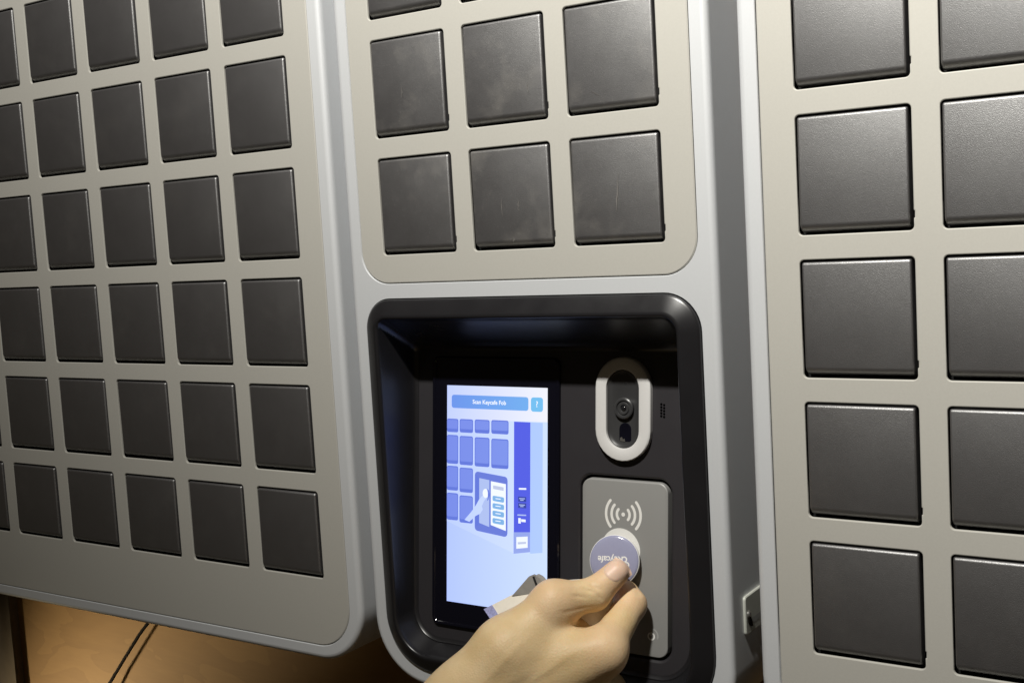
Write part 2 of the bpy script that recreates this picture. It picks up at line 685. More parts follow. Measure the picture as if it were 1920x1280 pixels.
# --- screen
bm = bmesh.new()
sg = (5.905, 7.235, -6.165, -3.785)
sweep(bm, sg, 0.07, [(0, lambda x, z: YB(z) + 0.002), (0, lambda x, z: YB(z) - 0.018), (0.012, lambda x, z: YB(z) - 0.028),
                     (0.030, lambda x, z: YB(z) - 0.026), (0.036, lambda x, z: YB(z) - 0.020)], n=8, cap1=True)
screen = finish('screen', bm, MT['glass'], mid, origin=(sg[0], YB(sg[2]), sg[2]), angle=30)

DX0, DX1, DZ0, DZ1 = 6.070, 7.120, -5.945, -4.038
E_ = {
    'bg': emat('display_white', srgb('a6b8f2'), 1.25, srgb('bfd0ee')),
    'top': emat('display_header', srgb('b4c1ef'), 1.25, srgb('dedfe6')),
    'bar': emat('display_bar', srgb('6488d8'), 1.25, srgb('6da6dd')),
    'help': emat('display_help', srgb('6cb0dd'), 1.25),
    'white': emat('display_bright', srgb('dfe5f2'), 1.25),
    'case': emat('display_case', srgb('aebff0'), 1.25, srgb('c6d4f0')),
    'tile': emat('display_tile', srgb('7082d6'), 1.25, srgb('788dda')),
    'tileedge': emat('display_tile_edge', srgb('5e71ca'), 1.25),
    'kiosk': emat('display_kiosk', srgb('6374c8'), 1.25),
    'side': emat('display_side', srgb('505ad2'), 1.25),
    'sidelow': emat('display_side_low', srgb('8a9ad8'), 1.25),
    'pale': emat('display_pale', srgb('a2b2de'), 1.25),
    'mint': emat('display_button', srgb('77a6d4'), 1.25),
    'dark': emat('display_dark', srgb('3a479f'), 1.1),
    'shade': emat('display_shade', srgb('94ade8'), 1.25, srgb('a4bcec')),
    'grey': emat('display_grey', srgb('b2bad4'), 1.25),
}
EK = list(E_)
bm = bmesh.new()


def dpt(u, v, lay):
    x = DX0 + (DX1 - DX0) * u
    z = DZ1 + (DZ0 - DZ1) * v
    return W((x, YB(z) - 0.0215 - 0.0006 * lay, z))


def poly(key, pts, lay):
    f = bm.faces.new([bm.verts.new(dpt(u, v, lay)) for u, v in pts])
    f.material_index = EK.index(key)


def rbox(key, u0, u1, v0, v1, lay, r=0.02, sk=0.0):
    a = 0.5507                                           # display width / height
    pts = []
    for cu, cv, a0 in ((u0 + r, v0 + r * a, 180), (u1 - r, v0 + r * a, 270), (u1 - r, v1 - r * a, 0), (u0 + r, v1 - r * a, 90)):
        for k in range(4):
            t = math.radians(a0 + 30 * k)
            pts.append((cu + r * math.cos(t), cv + r * a * math.sin(t) + sk * (cu - u0)))
    poly(key, pts, lay)


def quad(key, u0, u1, a0, a1, b0, b1, lay):            # tops a0->a1, bottoms b0->b1 (left, right)
    poly(key, [(u0, a0), (u1, a1), (u1, b1), (u0, b0)], lay)


quad('bg', 0, 1, 0, 0, 1, 1, 0)
quad('top', 0, 1, 0, 0, 0.158, 0.150, 1)
rbox('bar', 0.048, 0.818, 0.043, 0.104, 2, 0.022)
rbox('help', 0.842, 0.957, 0.043, 0.106, 2, 0.022)
quad('case', 0, 0.678, 0.154, 0.154, 0.63, 0.742, 2)
quad('shade', 0.838, 0.955, 0.154, 0.154, 0.735, 0.725, 1)
quad('side', 0.680, 0.838, 0.154, 0.154, 0.648, 0.640, 3)
quad('sidelow', 0.678, 0.838, 0.648, 0.640, 0.744, 0.728, 3)
quad('white', 0.705, 0.815, 0.668, 0.660, 0.720, 0.710, 4)
quad('grey', 0.720, 0.800, 0.690, 0.684, 0.700, 0.693, 5)
tu = [(-0.0, 0.118), (0.132, 0.270), (0.287, 0.437), (0.455, 0.626)]
tv = [(0.154, 0.216), (0.229, 0.362), (0.372, 0.485), (0.497, 0.622)]
for i, (u0, u1) in enumerate(tu):
    for j, (v0, v1) in enumerate(tv):
        if j >= 2 and i >= 2:
            continue
        sk = 0.02 * (j - 0.3) * u0
        rbox('tileedge', u0, u1, v0 + sk, v1 + sk, 3, 0.016)
        rbox('tile', u0 + (0.008 if i else 0), u1 - 0.008, v0 + sk + 0.005, v1 + sk - 0.016, 4, 0.010)
rbox('kiosk', 0.290, 0.618, 0.388, 0.658, 4, 0.03, 0.05)
quad('tileedge', 0.300, 0.335, 0.400, 0.418, 0.640, 0.630, 5)
quad('pale', 0.335, 0.437, 0.418, 0.424, 0.622, 0.636, 5)
quad('white', 0.452, 0.602, 0.428, 0.436, 0.626, 0.646, 5)
quad('grey', 0.475, 0.580, 0.446, 0.451, 0.462, 0.467, 6)
for k in range(4):
    v = 0.492 + 0.0335 * k
    rbox('mint', 0.470, 0.585, v, v + 0.024, 6, 0.012, 0.04)
    quad('white', 0.500, 0.552, v + 0.0105, v + 0.0115, v + 0.0145, v + 0.0155, 7)
# the small hand and fob in the instruction picture
poly('case', [(0.185, 0.615), (0.255, 0.575), (0.30, 0.545), (0.335, 0.515), (0.365, 0.498), (0.405, 0.488), (0.418, 0.500), (0.385, 0.520), (0.362, 0.545), (0.372, 0.560), (0.345, 0.580), (0.30, 0.592), (0.235, 0.622)], 6)
poly('white', [(0.40 + 0.030 * math.cos(k * math.pi / 6), 0.485 + 0.021 * math.sin(k * math.pi / 6)) for k in range(12)], 7)
poly('tileedge', [(0.415, 0.462), (0.432, 0.470), (0.440, 0.490), (0.430, 0.512), (0.415, 0.520), (0.424, 0.500), (0.424, 0.482)], 8)
quad('white', 0.728, 0.800, 0.448, 0.446, 0.456, 0.454, 4)
for v in (0.487, 0.515):
    quad('dark', 0.722, 0.800, v, v - 0.001, v + 0.022, v + 0.021, 4)
    quad('pale', 0.732, 0.788, v + 0.006, v + 0.005, v + 0.010, v + 0.009, 5)
    quad('pale', 0.742, 0.775, v + 0.013, v + 0.012, v + 0.017, v + 0.016, 5)
quad('pale', 0.715, 0.800, 0.566, 0.564, 0.572, 0.570, 4)
quad('white', 0.724, 0.748, 0.582, 0.582, 0.606, 0.606, 4)
quad('white', 0.752, 0.795, 0.586, 0.586, 0.598, 0.598, 4)
finish('screen_image', bm, [E_[k] for k in EK], screen, origin=(DX0, YB(DZ0), DZ0), smooth=False)


def text_bm(body, size, cx, cz, place, bold=0.0, rot=0.0, squeeze=1.0):
    cu = bpy.data.curves.new('t', 'FONT')
    cu.body = body
    cu.size = size
    cu.align_x = 'CENTER'
    cu.align_y = 'CENTER'
    cu.resolution_u = 4
    cu.offset = bold
    ob = bpy.data.objects.new('t', cu)
    COL.objects.link(ob)
    dg = bpy.context.evaluated_depsgraph_get()
    me = bpy.data.meshes.new_from_object(ob.evaluated_get(dg))
    bpy.data.objects.remove(ob)
    b = bmesh.new()
    b.from_mesh(me)
    bpy.data.meshes.remove(me)
    c, s = math.cos(rot), math.sin(rot)
    for v in b.verts:
        x, z = v.co.x * squeeze, v.co.y
        v.co = place(cx + x * c - z * s, cz + x * s + z * c)
    return b


def scr(lay):
    return lambda x, z: W((x, YB(z) - 0.0215 - 0.0006 * lay, z))


bmt = text_bm('Scan Keycafe Fob', 0.050, DX0 + 0.433 * 1.05, DZ1 - 0.073 * 1.907, scr(4), 0.0012)
finish('screen_text', bmt, E_['white'], screen, origin=(DX0, YB(DZ1), DZ1), smooth=False)
bmt = text_bm('?', 0.070, DX0 + 0.90 * 1.05, DZ1 - 0.074 * 1.907, scr(4), 0.0012)
finish('screen_text', bmt, E_['white'], screen, origin=(DX0, YB(DZ1), DZ1), smooth=False)


# --- camera
def tilt(d):
    return lambda x, z: YB(z) - d


CXR, CZR = 7.843, -4.188
bm = bmesh.new()
prev = None
R0 = []
for hw, hh, d in ((0.250, 0.418, 0.0), (0.250, 0.418, 0.040), (0.243, 0.411, 0.048), (0.232, 0.400, 0.050), (0.158, 0.326, 0.050), (0.150, 0.318, 0.046), (0.146, 0.314, 0.0)):
    r = ring(bm, stadium(CXR, CZR, hw, hh), tilt(d))
    if prev:
        bridge(bm, prev, r)
    prev = r
cring = finish('camera_ring', bm, MT['ring'], mid, origin=(CXR, YB(CZR), CZR), angle=40)
bm = bmesh.new()
prev = None
for hw, hh, d in ((0.1465, 0.3145, 0.0), (0.1465, 0.3145, 0.030), (0.138, 0.306, 0.036), (0.128, 0.296, 0.030), (0.110, 0.278, 0.022)):
    r = ring(bm, stadium(CXR, CZR, hw, hh), tilt(d))
    if prev:
        bridge(bm, prev, r)
    prev = r
cap(bm, prev)
cwin = finish('camera_window', bm, MT['lensb'], mid, origin=(CXR, YB(CZR), CZR), angle=30)
bm = bmesh.new()
prev = None
cx, cz = CXR + 0.012, CZR + 0.008
for r_, d in ((0.086, 0.02), (0.086, 0.050), (0.078, 0.056), (0.064, 0.056), (0.058, 0.044), (0.052, 0.046), (0.046, 0.054), (0.030, 0.052), (0.024, 0.044)):
    r = ring(bm, circle(cx, cz, r_, 32), tilt(d))
    if prev:
        bridge(bm, prev, r)
    prev = r
cap(bm, prev)
finish('lens_barrel', bm, MT['lensb'], cwin, origin=(cx, YB(cz), cz), angle=25)
bm = bmesh.new()
prev = None
for r_, d in ((0.0235, 0.046), (0.020, 0.052), (0.013, 0.056), (0.006, 0.058)):
    r = ring(bm, circle(cx, cz, r_, 20), tilt(d))
    if prev:
        bridge(bm, prev, r)
    prev = r
cap(bm, prev)
finish('lens', bm, MT['lens'], cwin, origin=(cx, YB(cz), cz))
bm = bmesh.new()
prev = None
for r_, d in ((0.013, 0.0222), (0.010, 0.024), (0.006, 0.0235)):
    r = ring(bm, circle(CXR + 0.016, CZR + 0.205, r_, 14), tilt(d))
    if prev:
        bridge(bm, prev, r)
    prev = r
cap(bm, prev)
finish('sensor_hole', bm, MT['liner'], cwin, origin=(CXR, YB(CZR), CZR))
bm = bmesh.new()
prev = None
for i, d in ((0, 0.021), (0.0, 0.0235), (0.008, 0.0250), (0.014, 0.0232)):
    r = ring(bm, rrect(CXR - 0.038, CXR + 0.070, CZR - 0.262, CZR - 0.112, (0.05, 0.05, 0.02, 0.02), i, 6), tilt(d))
    if prev:
        bridge(bm, prev, r)
    prev = r
cap(bm, prev)
finish('sensor_slot', bm, MT['glass'], cwin, origin=(CXR, YB(CZR), CZR))
bm = bmesh.new()
r = ring(bm, [(CXR - 0.030, CZR - 0.258), (CXR + 0.016, CZR - 0.262), (CXR + 0.010, CZR - 0.236), (CXR - 0.004, CZR - 0.246), (CXR - 0.012, CZR - 0.226), (CXR - 0.030, CZR - 0.232)], tilt(0.026))
cap(bm, r)
finish('slot_glint', bm, MT['steel'], cwin, origin=(CXR, YB(CZR), CZR))  # pale patch painted in as the bright glint inside the slot
for k in range(5):
    for side in (-1, 1):
        bm = bmesh.new()
        zz = -4.145 - 0.0235 * k - (0.006 if side > 0 else 0.0)
        xx = 8.180 + 0.0125 * side
        prev = None
        for r_, d in ((0.0105, -0.0034), (0.0098, -0.0030), (0.007, -0.0030)):
            r = ring(bm, circle(xx, zz, r_, 10), tilt(d))
            if prev:
                bridge(bm, prev, r)
            prev = r
        cap(bm, prev)
        finish('speaker_hole', bm, MT['hole'], mid, origin=(xx, YB(zz), zz))

# --- card reader
bm = bmesh.new()
sweep(bm, rdr, 0.085, [(0, tilt(-0.08)), (0, tilt(0.002)), (0.006, tilt(0.007)), (0.012, tilt(0.008))], n=8, cap1=True)
reader = finish('card_reader', bm, MT['reader'], mid, origin=(rdr[0], YB(rdr[2]), rdr[2]), angle=30)


def arc_bm(bm, cx, cz, r, wd, a0, a1, d, n=14):
    """printed arc with round ends"""
    out = []
    for i in range(n + 1):
        a = math.radians(a0 + (a1 - a0) * i / n)
        out.append((cx + (r + wd) * math.cos(a), cz + (r + wd) * math.sin(a)))
    a = math.radians(a1)
    for k in range(1, 6):
        t = a + math.pi * k / 6
        out.append((cx + r * math.cos(a) + wd * math.cos(t), cz + r * math.sin(a) + wd * math.sin(t)))
    for i in range(n, -1, -1):
        a_ = math.radians(a0 + (a1 - a0) * i / n)
        out.append((cx + (r - wd) * math.cos(a_), cz + (r - wd) * math.sin(a_)))
    a = math.radians(a0)
    for k in range(1, 6):
        t = a + math.pi + math.pi * k / 6
        out.append((cx + r * math.cos(a) + wd * math.cos(t), cz + r * math.sin(a) + wd * math.sin(t)))
    cap(bm, ring(bm, out, tilt(d)))


SX, SZ = 7.835, -5.040
bm = bmesh.new()
cap(bm, ring(bm, circle(SX, SZ, 0.017, 16), tilt(0.0095)))
for r_ in (0.058, 0.107, 0.158):
    arc_bm(bm, SX, SZ, r_, 0.0115, -42, 42, 0.0095)
    arc_bm(bm, SX, SZ, r_, 0.0115, 138, 222, 0.0095)
finish('contactless_symbol', bm, MT['print'], reader, origin=(SX, YB(SZ), SZ), smooth=False)
bm = bmesh.new()
cap(bm, ring(bm, circle(7.812, -5.330, 0.178, 40), tilt(0.0095)))
finish('touch_spot', bm, MT['print'], reader, origin=(7.81, YB(-5.33), -5.33), smooth=False)
PX, PZ = 8.090, -5.985
bm = bmesh.new()
arc_bm(bm, PX, PZ, 0.027, 0.0065, 125, 415, 0.0095, 20)
r = ring(bm, rrect(PX - 0.0055, PX + 0.0055, PZ + 0.002, PZ + 0.036, 0.005, 0, 3), tilt(0.0097))
cap(bm, r)
finish('power_symbol', bm, MT['print'], reader, origin=(PX, YB(PZ), PZ), smooth=False)
bm = bmesh.new()
arc_bm(bm, PX + 0.008, PZ + 0.006, 0.052, 0.006, -20, 95, 0.0095, 12)
finish('light_arc', bm, MT['greyprint'], reader, origin=(PX, YB(PZ), PZ), smooth=False)

# --- tag plate on the right side of the middle cabinet
TXS = 8.842
bm = bmesh.new()
prev = None
for i, d in ((0, 0.001), (0, 0.016), (0.008, 0.022)):
    lp = rrect(0.222, 0.80, -5.905, -5.600, 0.03, i, 5)
    r = [bm.verts.new(W((TXS + d, yy, zz))) for yy, zz in lp]
    if prev:
        bridge(bm, prev, r)
    prev = r
cap(bm, prev)
plate = finish('tag_plate', bm, MT['plate'], mid, origin=(TXS, 0.222, -5.905), angle=30)
bm = bmesh.new()
prev = None
for r_, d in ((0.026, 0.022), (0.026, 0.030), (0.018, 0.038), (0.006, 0.038)):
    r = [bm.verts.new(W((TXS + d, 0.275 + a, -5.745 + b))) for a, b in circle(0, 0, r_, 14)]
    if prev:
        bridge(bm, prev, r)
    prev = r
cap(bm, prev)
finish('screw', bm, MT['steel'], plate, origin=(TXS, 0.275, -5.745))
bm = bmesh.new()
pts = [(0.255, -5.77), (0.285, -5.765), (0.315, -5.815), (0.325, -5.85), (0.295, -5.845), (0.262, -5.81)]
a = [bm.verts.new(W((TXS + 0.0225, y, z))) for y, z in pts]
b = [bm.verts.new(W((TXS + 0.036, y, z))) for y, z in pts]
bridge(bm, a, b)
cap(bm, b)
finish('clip', bm, MT['cable'], plate, origin=(TXS, 0.29, -5.8), smooth=False)
bm = bmesh.new()
a = [bm.verts.new(W((TXS + 0.0228, y, z))) for y, z in ((0.335, -5.795), (0.76, -5.795), (0.76, -5.84), (0.335, -5.84))]
bm.faces.new(a)
finish('printed_line', bm, MT['greyprint'], plate, origin=(TXS, 0.4, -5.83), smooth=False)

# ------------------------------------------------------------------ cable on the wall
def tube(bm, pts, rad, n=10):
    prev = None
    P = [W(p) for p in pts]
    for i, p in enumerate(P):
        t = (P[min(i + 1, len(P) - 1)] - P[max(i - 1, 0)]).normalized()
        u = t.cross(Vector((0, 1, 0)))
        u.normalize()
        v = t.cross(u)
        r = [bm.verts.new(p + (u * math.cos(2 * math.pi * k / n) + v * math.sin(2 * math.pi * k / n)) * rad * S) for k in range(n)]
        if prev:
            bridge(bm, prev, r)
        else:
            cap(bm, r)
        prev = r
    cap(bm, prev)


bm = bmesh.new()
tube(bm, [(1.35, 1.40, -6.3), (0.95, 1.38, -6.75), (0.58, 1.36, -7.15), (0.24, 1.35, -7.48), (-0.10, 1.35, -7.85), (-0.46, 1.35, -8.25), (-0.95, 1.36, -8.9), (-1.5, 1.38, -9.8), (-1.9, 1.40, -11.0)], 0.021)
cb = finish('power_cable', bm, MT['cable'], origin=(-0.46, 1.35, -8.25))
cb['label'] = 'thin black cable running down the bare wood below the left locker'
cb['category'] = 'cable'

# ------------------------------------------------------------------ key fob
FC = Vector((7.815, 0.085, -5.385))
fn = Vector((0.26, -1.0, 0.30)).normalized()
fx = fn.cross(Vector((0, 0, 1))).normalized() * -1
fx = Vector((0, 0, 1)).cross(fn).normalized()
if fx.x < 0:
    fx = -fx
fz = fx.cross(fn)
if fz.z < 0:
    fz = -fz
RF = 0.205


def fp(a, b, h):
    return W(FC + fx * a + fz * b + fn * h)


def fob_rings(bm, prof):
    prev = None
    first = None
    for r_, h in prof:
        r = [bm.verts.new(fp(r_ * math.cos(2 * math.pi * k / 48), r_ * math.sin(2 * math.pi * k / 48), h)) for k in range(48)]
        if prev:
            bridge(bm, prev, r)
        else:
            first = r
        prev = r
    cap(bm, first)
    cap(bm, prev)


fob = empty('key_fob', tuple(FC), 'round lilac key fob pinched by thumb against the card reader', 'key fob')
bm = bmesh.new()
fob_rings(bm, [(RF - 0.01, -0.026), (RF, -0.020), (RF, 0.004), (RF - 0.006, 0.009)])
finish('fob_rim', bm, MT['fobedge'], fob, origin=tuple(FC), angle=40)
bm = bmesh.new()
fob_rings(bm, [(RF - 0.004, 0.007)] + [((RF - 0.004) * math.cos(a), 0.009 + 0.020 * math.sin(a)) for a in [math.radians(12 * k) for k in range(1, 8)]])
finish('fob_face', bm, MT['fob'], fob, origin=tuple(FC), angle=60)


def fobtop(a, b):
    r2 = min((a * a + b * b) / (RF - 0.004) ** 2, 0.999)
    return fp(a, b, 0.0096 + 0.020 * math.sqrt(1 - r2))


bmt = text_bm('Keycafe', 0.072, -0.028, 0.012, fobtop, 0.0016, math.pi, 0.92)
for k, (a0, b0) in enumerate(((0.086, 0.012), (0.104, -0.030))):
    rr = 0.025
    o_ = [bmt.verts.new(fobtop(a0 + rr * math.cos(t), b0 + rr * math.sin(t))) for t in [2 * math.pi * q / 18 for q in range(18)]]
    i_ = [bmt.verts.new(fobtop(a0 + rr * 0.55 * math.cos(t), b0 + rr * 0.55 * math.sin(t))) for t in [2 * math.pi * q / 18 for q in range(18)]]
    bridge(bmt, o_, i_)
finish('fob_print', bmt, MT['print'], fob, origin=tuple(FC), smooth=False)

# ------------------------------------------------------------------ hand (a smooth blend of tapered bones, meshed once)
P = {
    'El': (5.6560, -2.3000, -7.9084), 'Wc': (6.7596, -1.1500, -6.6265), 'Wr': (7.0389, -1.0200, -6.2835), 'Cm': (7.3327, -0.8000, -5.9195),
    'Tm': (7.5968, -0.5200, -5.5824), 'Ti': (7.8169, -0.2700, -5.5564), 'Tt': (7.9393, -0.1150, -5.4150),
    'Im': (7.9751, -0.4500, -5.9357), 'Ip': (7.9967, -0.0200, -5.6938), 'Id': (7.9262, 0.0300, -5.6305), 'It': (7.7742, 0.0850, -5.5723),
    'Mm': (7.7746, -0.4600, -6.3202), 'Mp': (7.7802, -0.0400, -6.4069), 'Md': (7.4682, 0.0000, -6.4285), 'Mt': (7.2941, -0.1200, -6.2788),
    'Rm': (7.5766, -0.5400, -6.6263), 'Rp': (7.5790, -0.1400, -6.7616), 'Rd': (7.2526, -0.0600, -6.7629), 'Rt': (7.0897, -0.2000, -6.6018),
    'Pm': (7.4931, -0.7800, -6.8241), 'Pp': (7.4440, -0.4000, -6.9944), 'Pd': (7.0923, -0.2500, -7.0389), 'Pt': (6.9923, -0.4000, -6.8608),
    'w1': (7.5428, -0.4700, -5.7237), 'w2': (7.7753, -0.2000, -5.9233),
}
P = {k: np.array(v, dtype=np.float32) for k, v in P.items()}
Hh = 0.012
allp = np.array(list(P.values()))
lo = allp.min(0) - 0.55
hi = allp.max(0) + 0.45
nx, ny, nz = [int((b - a) / Hh) + 1 for a, b in zip(lo, hi)]
gx = (lo[0] + Hh * np.arange(nx)).astype(np.float32)
gy = (lo[1] + Hh * np.arange(ny)).astype(np.float32)
gz = (lo[2] + Hh * np.arange(nz)).astype(np.float32)


def cone_d(X, Y, Z, a, b, ra, rb):
    d = b - a
    px, py, pz = X - a[0], Y - a[1], Z - a[2]
    t = np.clip((px * d[0] + py * d[1] + pz * d[2]) / max(float(d @ d), 1e-9), 0, 1)
    return np.sqrt((px - t * d[0]) ** 2 + (py - t * d[1]) ** 2 + (pz - t * d[2]) ** 2) - (ra + (rb - ra) * t)


def tri_d(X, Y, Z, a, b, c, ra, rb, rc):
    e0, e1 = b - a, c - a
    n = np.cross(e0, e1)
    n2 = float(n @ n)
    px, py, pz = X - a[0], Y - a[1], Z - a[2]
    h = (px * n[0] + py * n[1] + pz * n[2]) / math.sqrt(n2)
    d00, d01, d11 = float(e0 @ e0), float(e0 @ e1), float(e1 @ e1)
    p0 = px * e0[0] + py * e0[1] + pz * e0[2]
    p1 = px * e1[0] + py * e1[1] + pz * e1[2]
    den = d00 * d11 - d01 * d01
    v = (d11 * p0 - d01 * p1) / den
    w = (d00 * p1 - d01 * p0) / den
    ins = (v >= 0) & (w >= 0) & (v + w <= 1)
    din = np.abs(h) - (ra + (rb - ra) * v + (rc - ra) * w)
    de = np.minimum(np.minimum(cone_d(X, Y, Z, a, b, ra, rb), cone_d(X, Y, Z, b, c, rb, rc)), cone_d(X, Y, Z, c, a, rc, ra))
    return np.where(ins, din, de)


def smin(a, b, k):
    h = np.maximum(k - np.abs(a - b), 0) / k
    return np.minimum(a, b) - h * h * k * 0.25


PR = []                                                # (kind, points, radii, blend, group)
def cone(a, b, ra, rb, k, g): PR.append(('c', (P[a], P[b]), (ra, rb), k, g))
def tri(a, b, c, ra, rb, rc, k, g): PR.append(('t', (P[a], P[b], P[c]), (ra, rb, rc), k, g))


# group 0: arm, palm, thumb ; groups 1..4: fingers (blended softly only at the root)
cone('El', 'Wc', 0.52, 0.36, 0.1, 0)
cone('El', 'Wr', 0.45, 0.24, 0.2, 0)
tri('Wc', 'Wr', 'Im', 0.30, 0.25, 0.135, 0.13, 0)
tri('Wc', 'Im', 'Mm', 0.28, 0.135, 0.14, 0.12, 0)
tri('Wc', 'Mm', 'Rm', 0.28, 0.165, 0.16, 0.15, 0)
tri('Wc', 'Rm', 'Pm', 0.28, 0.16, 0.15, 0.15, 0)
tri('Wr', 'Cm', 'Im', 0.24, 0.225, 0.125, 0.16, 0)
tri('Cm', 'w1', 'w2', 0.19, 0.09, 0.085, 0.14, 0)
cone('Wr', 'Cm', 0.25, 0.235, 0.15, 0)
cone('Cm', 'Tm', 0.225, 0.165, 0.12, 0)
cone('Tm', 'Ti', 0.160, 0.122, 0.08, 5)
cone('Ti', 'Tt', 0.124, 0.100, 0.05, 5)
FING = {1: (('Im', 'Ip', 'Id', 'It'), (0.145, 0.122, 0.100, 0.070)),
        2: (('Mm', 'Mp', 'Md', 'Mt'), (0.155, 0.125, 0.105, 0.085)),
        3: (('Rm', 'Rp', 'Rd', 'Rt'), (0.15, 0.12, 0.10, 0.08)),
        4: (('Pm', 'Pp', 'Pd', 'Pt'), (0.13, 0.105, 0.09, 0.07))}
for g, (ks, rr) in FING.items():
    for i in range(3):
        cone(ks[i], ks[i + 1], rr[i], rr[i + 1], 0.05, g)


def field(X, Y, Z, box=False):
    """distance to the skin at points (arrays that broadcast)"""
    G = [None] * 6
    for kind, pts, rr, k, g in PR:
        d = cone_d(X, Y, Z, *pts, *rr) if kind == 'c' else tri_d(X, Y, Z, *pts, *rr)
        G[g] = d if G[g] is None else smin(G[g], d, k)
    D = G[0]
    for g in (5, 1, 2, 3, 4):
        # fingers melt into the palm near the knuckle, stay apart from the thumb and each other further out
        root = P[FING[g][0][0]] if g < 5 else P['Tm']
        dist = np.sqrt((X - root[0]) ** 2 + (Y - root[1]) ** 2 + (Z - root[2]) ** 2)
        k = np.clip(0.13 - 0.5 * (dist - 0.13), 0.012, 0.13)
        D = smin(D, G[g], k)
    return D


F = np.empty((nx, ny, nz), np.float32)
ch = 24
for i0 in range(0, nx, ch):
    X = gx[i0:i0 + ch, None, None]
    F[i0:i0 + ch] = field(X, gy[None, :, None], gz[None, None, :])


def nets(F):
    s = F < 0
    c = [(0, 0, 0), (1, 0, 0), (0, 1, 0), (1, 1, 0), (0, 0, 1), (1, 0, 1), (0, 1, 1), (1, 1, 1)]
    n = np.array(F.shape) - 1
    sl = lambda o: tuple(slice(o[i], o[i] + n[i]) for i in range(3))
    cnt = sum(s[sl(o)].astype(np.uint8) for o in c)
    act = (cnt > 0) & (cnt < 8)
    ix = np.argwhere(act)
    idx = -np.ones(act.shape, np.int64)
    idx[act] = np.arange(len(ix))
    acc = np.zeros((len(ix), 3))
    m = np.zeros(len(ix))
    val = [F[ix[:, 0] + o[0], ix[:, 1] + o[1], ix[:, 2] + o[2]] for o in c]
    for a in range(8):
        for b in range(a + 1, 8):
            d = np.array(c[b]) - np.array(c[a])
            if np.abs(d).sum() != 1:
                continue
            cr = (val[a] < 0) != (val[b] < 0)
            t = np.where(cr, val[a] / np.where(cr, val[a] - val[b], 1), 0)
            acc += cr[:, None] * (np.array(c[a])[None] + t[:, None] * d[None])
            m += cr
    v = ix + acc / m[:, None]
    faces = []
    for ax in range(3):
        o1, o2 = [(1, 2), (2, 0), (0, 1)][ax]
        sh = [slice(None)] * 3
        sa, sb = list(sh), list(sh)
        sa[ax] = slice(0, -1)
        sb[ax] = slice(1, None)
        e = np.argwhere(s[tuple(sa)] != s[tuple(sb)])
        ok = (e[:, o1] > 0) & (e[:, o2] > 0) & (e[:, o1] < F.shape[o1] - 1) & (e[:, o2] < F.shape[o2] - 1)
        e = e[ok]
        q = []
        for a, b in ((1, 1), (0, 1), (0, 0), (1, 0)):
            k = e.copy()
            k[:, o1] -= a
            k[:, o2] -= b
            q.append(idx[k[:, 0], k[:, 1], k[:, 2]])
        q = np.stack(q, 1)
        flip = ~s[e[:, 0], e[:, 1], e[:, 2]]
        q[flip] = q[flip][:, ::-1]
        faces.append(q)
    return v, np.concatenate(faces)


hv, hf = nets(F)
hv = lo + hv * Hh
# folds of skin over the thumb joint and the knuckles, pressed in a little along their lines
WR = [
    ((7.7974, -0.3600, -5.4606), (7.8891, -0.3600, -5.5088), 0.01, 0.008),
    ((7.8316, -0.3600, -5.4439), (7.9274, -0.3600, -5.4957), 0.009, 0.008),
    ((7.7717, -0.3600, -5.4933), (7.8496, -0.3600, -5.5389), 0.008, 0.007),
    ((7.8981, -0.3600, -5.5161), (7.9324, -0.3600, -5.5708), 0.007, 0.007),
    ((8.0692, -0.1600, -5.5364), (8.1773, -0.1600, -5.5909), 0.006, 0.007),
    ((8.0488, -0.1600, -5.5687), (8.1565, -0.1600, -5.6358), 0.006, 0.007),
    ((7.7095, -0.5500, -5.6011), (7.9059, -0.5500, -5.6173), 0.005, 0.016),
    ((7.0159, -0.7200, -6.2897), (8.0847, -0.7200, -5.7642), -0.006, 0.05),
    ((6.9955, -0.7500, -6.5005), (7.9479, -0.7500, -6.0607), -0.006, 0.055),
    ((7.3298, -0.7500, -6.0556), (7.5951, -0.7500, -5.7217), -0.004, 0.03),
    ((7.5505, -0.7200, -6.1155), (7.8733, -0.7200, -5.8650), -0.004, 0.025),
]
# push grooves
nrm = np.zeros_like(hv)
tri_n = np.cross(hv[hf[:, 2]] - hv[hf[:, 0]], hv[hf[:, 3]] - hv[hf[:, 1]])
for k in range(4):
    np.add.at(nrm, hf[:, k], tri_n)
nrm /= np.linalg.norm(nrm, axis=1, keepdims=True) + 1e-9


def seg_dist(V, a, b):
    d = b - a
    t = np.clip((V - a) @ d / (d @ d), 0, 1)
    return np.linalg.norm(V - a - t[:, None] * d, axis=1), t


flush = np.zeros(len(hv), np.float32)
for k, r in (('Tt', 0.28), ('It', 0.24), ('Ip', 0.20), ('Tm', 0.24), ('Im', 0.24)):
    flush = np.maximum(flush, np.clip(1.15 - np.linalg.norm(hv - P[k], axis=1) / r, 0, 1) * 0.75)
for a, b, dep, wd in WR:
    a = np.array(a)
    b = np.array(b)
    # drop the line on to the skin along the hand's outward side (towards the room)
    d, t = seg_dist(hv[:, [0, 2]], a[[0, 2]], b[[0, 2]])
    front = nrm[:, 1] < 0.1
    w = np.exp(-(d / wd) ** 2) * front * np.sin(np.pi * np.clip(t * 0.9 + 0.05, 0, 1))
    near = np.linalg.norm(hv - (a + b) / 2, axis=1) < np.linalg.norm(b - a) / 2 + 0.25
    hv = hv - nrm * (w * near * dep)[:, None]

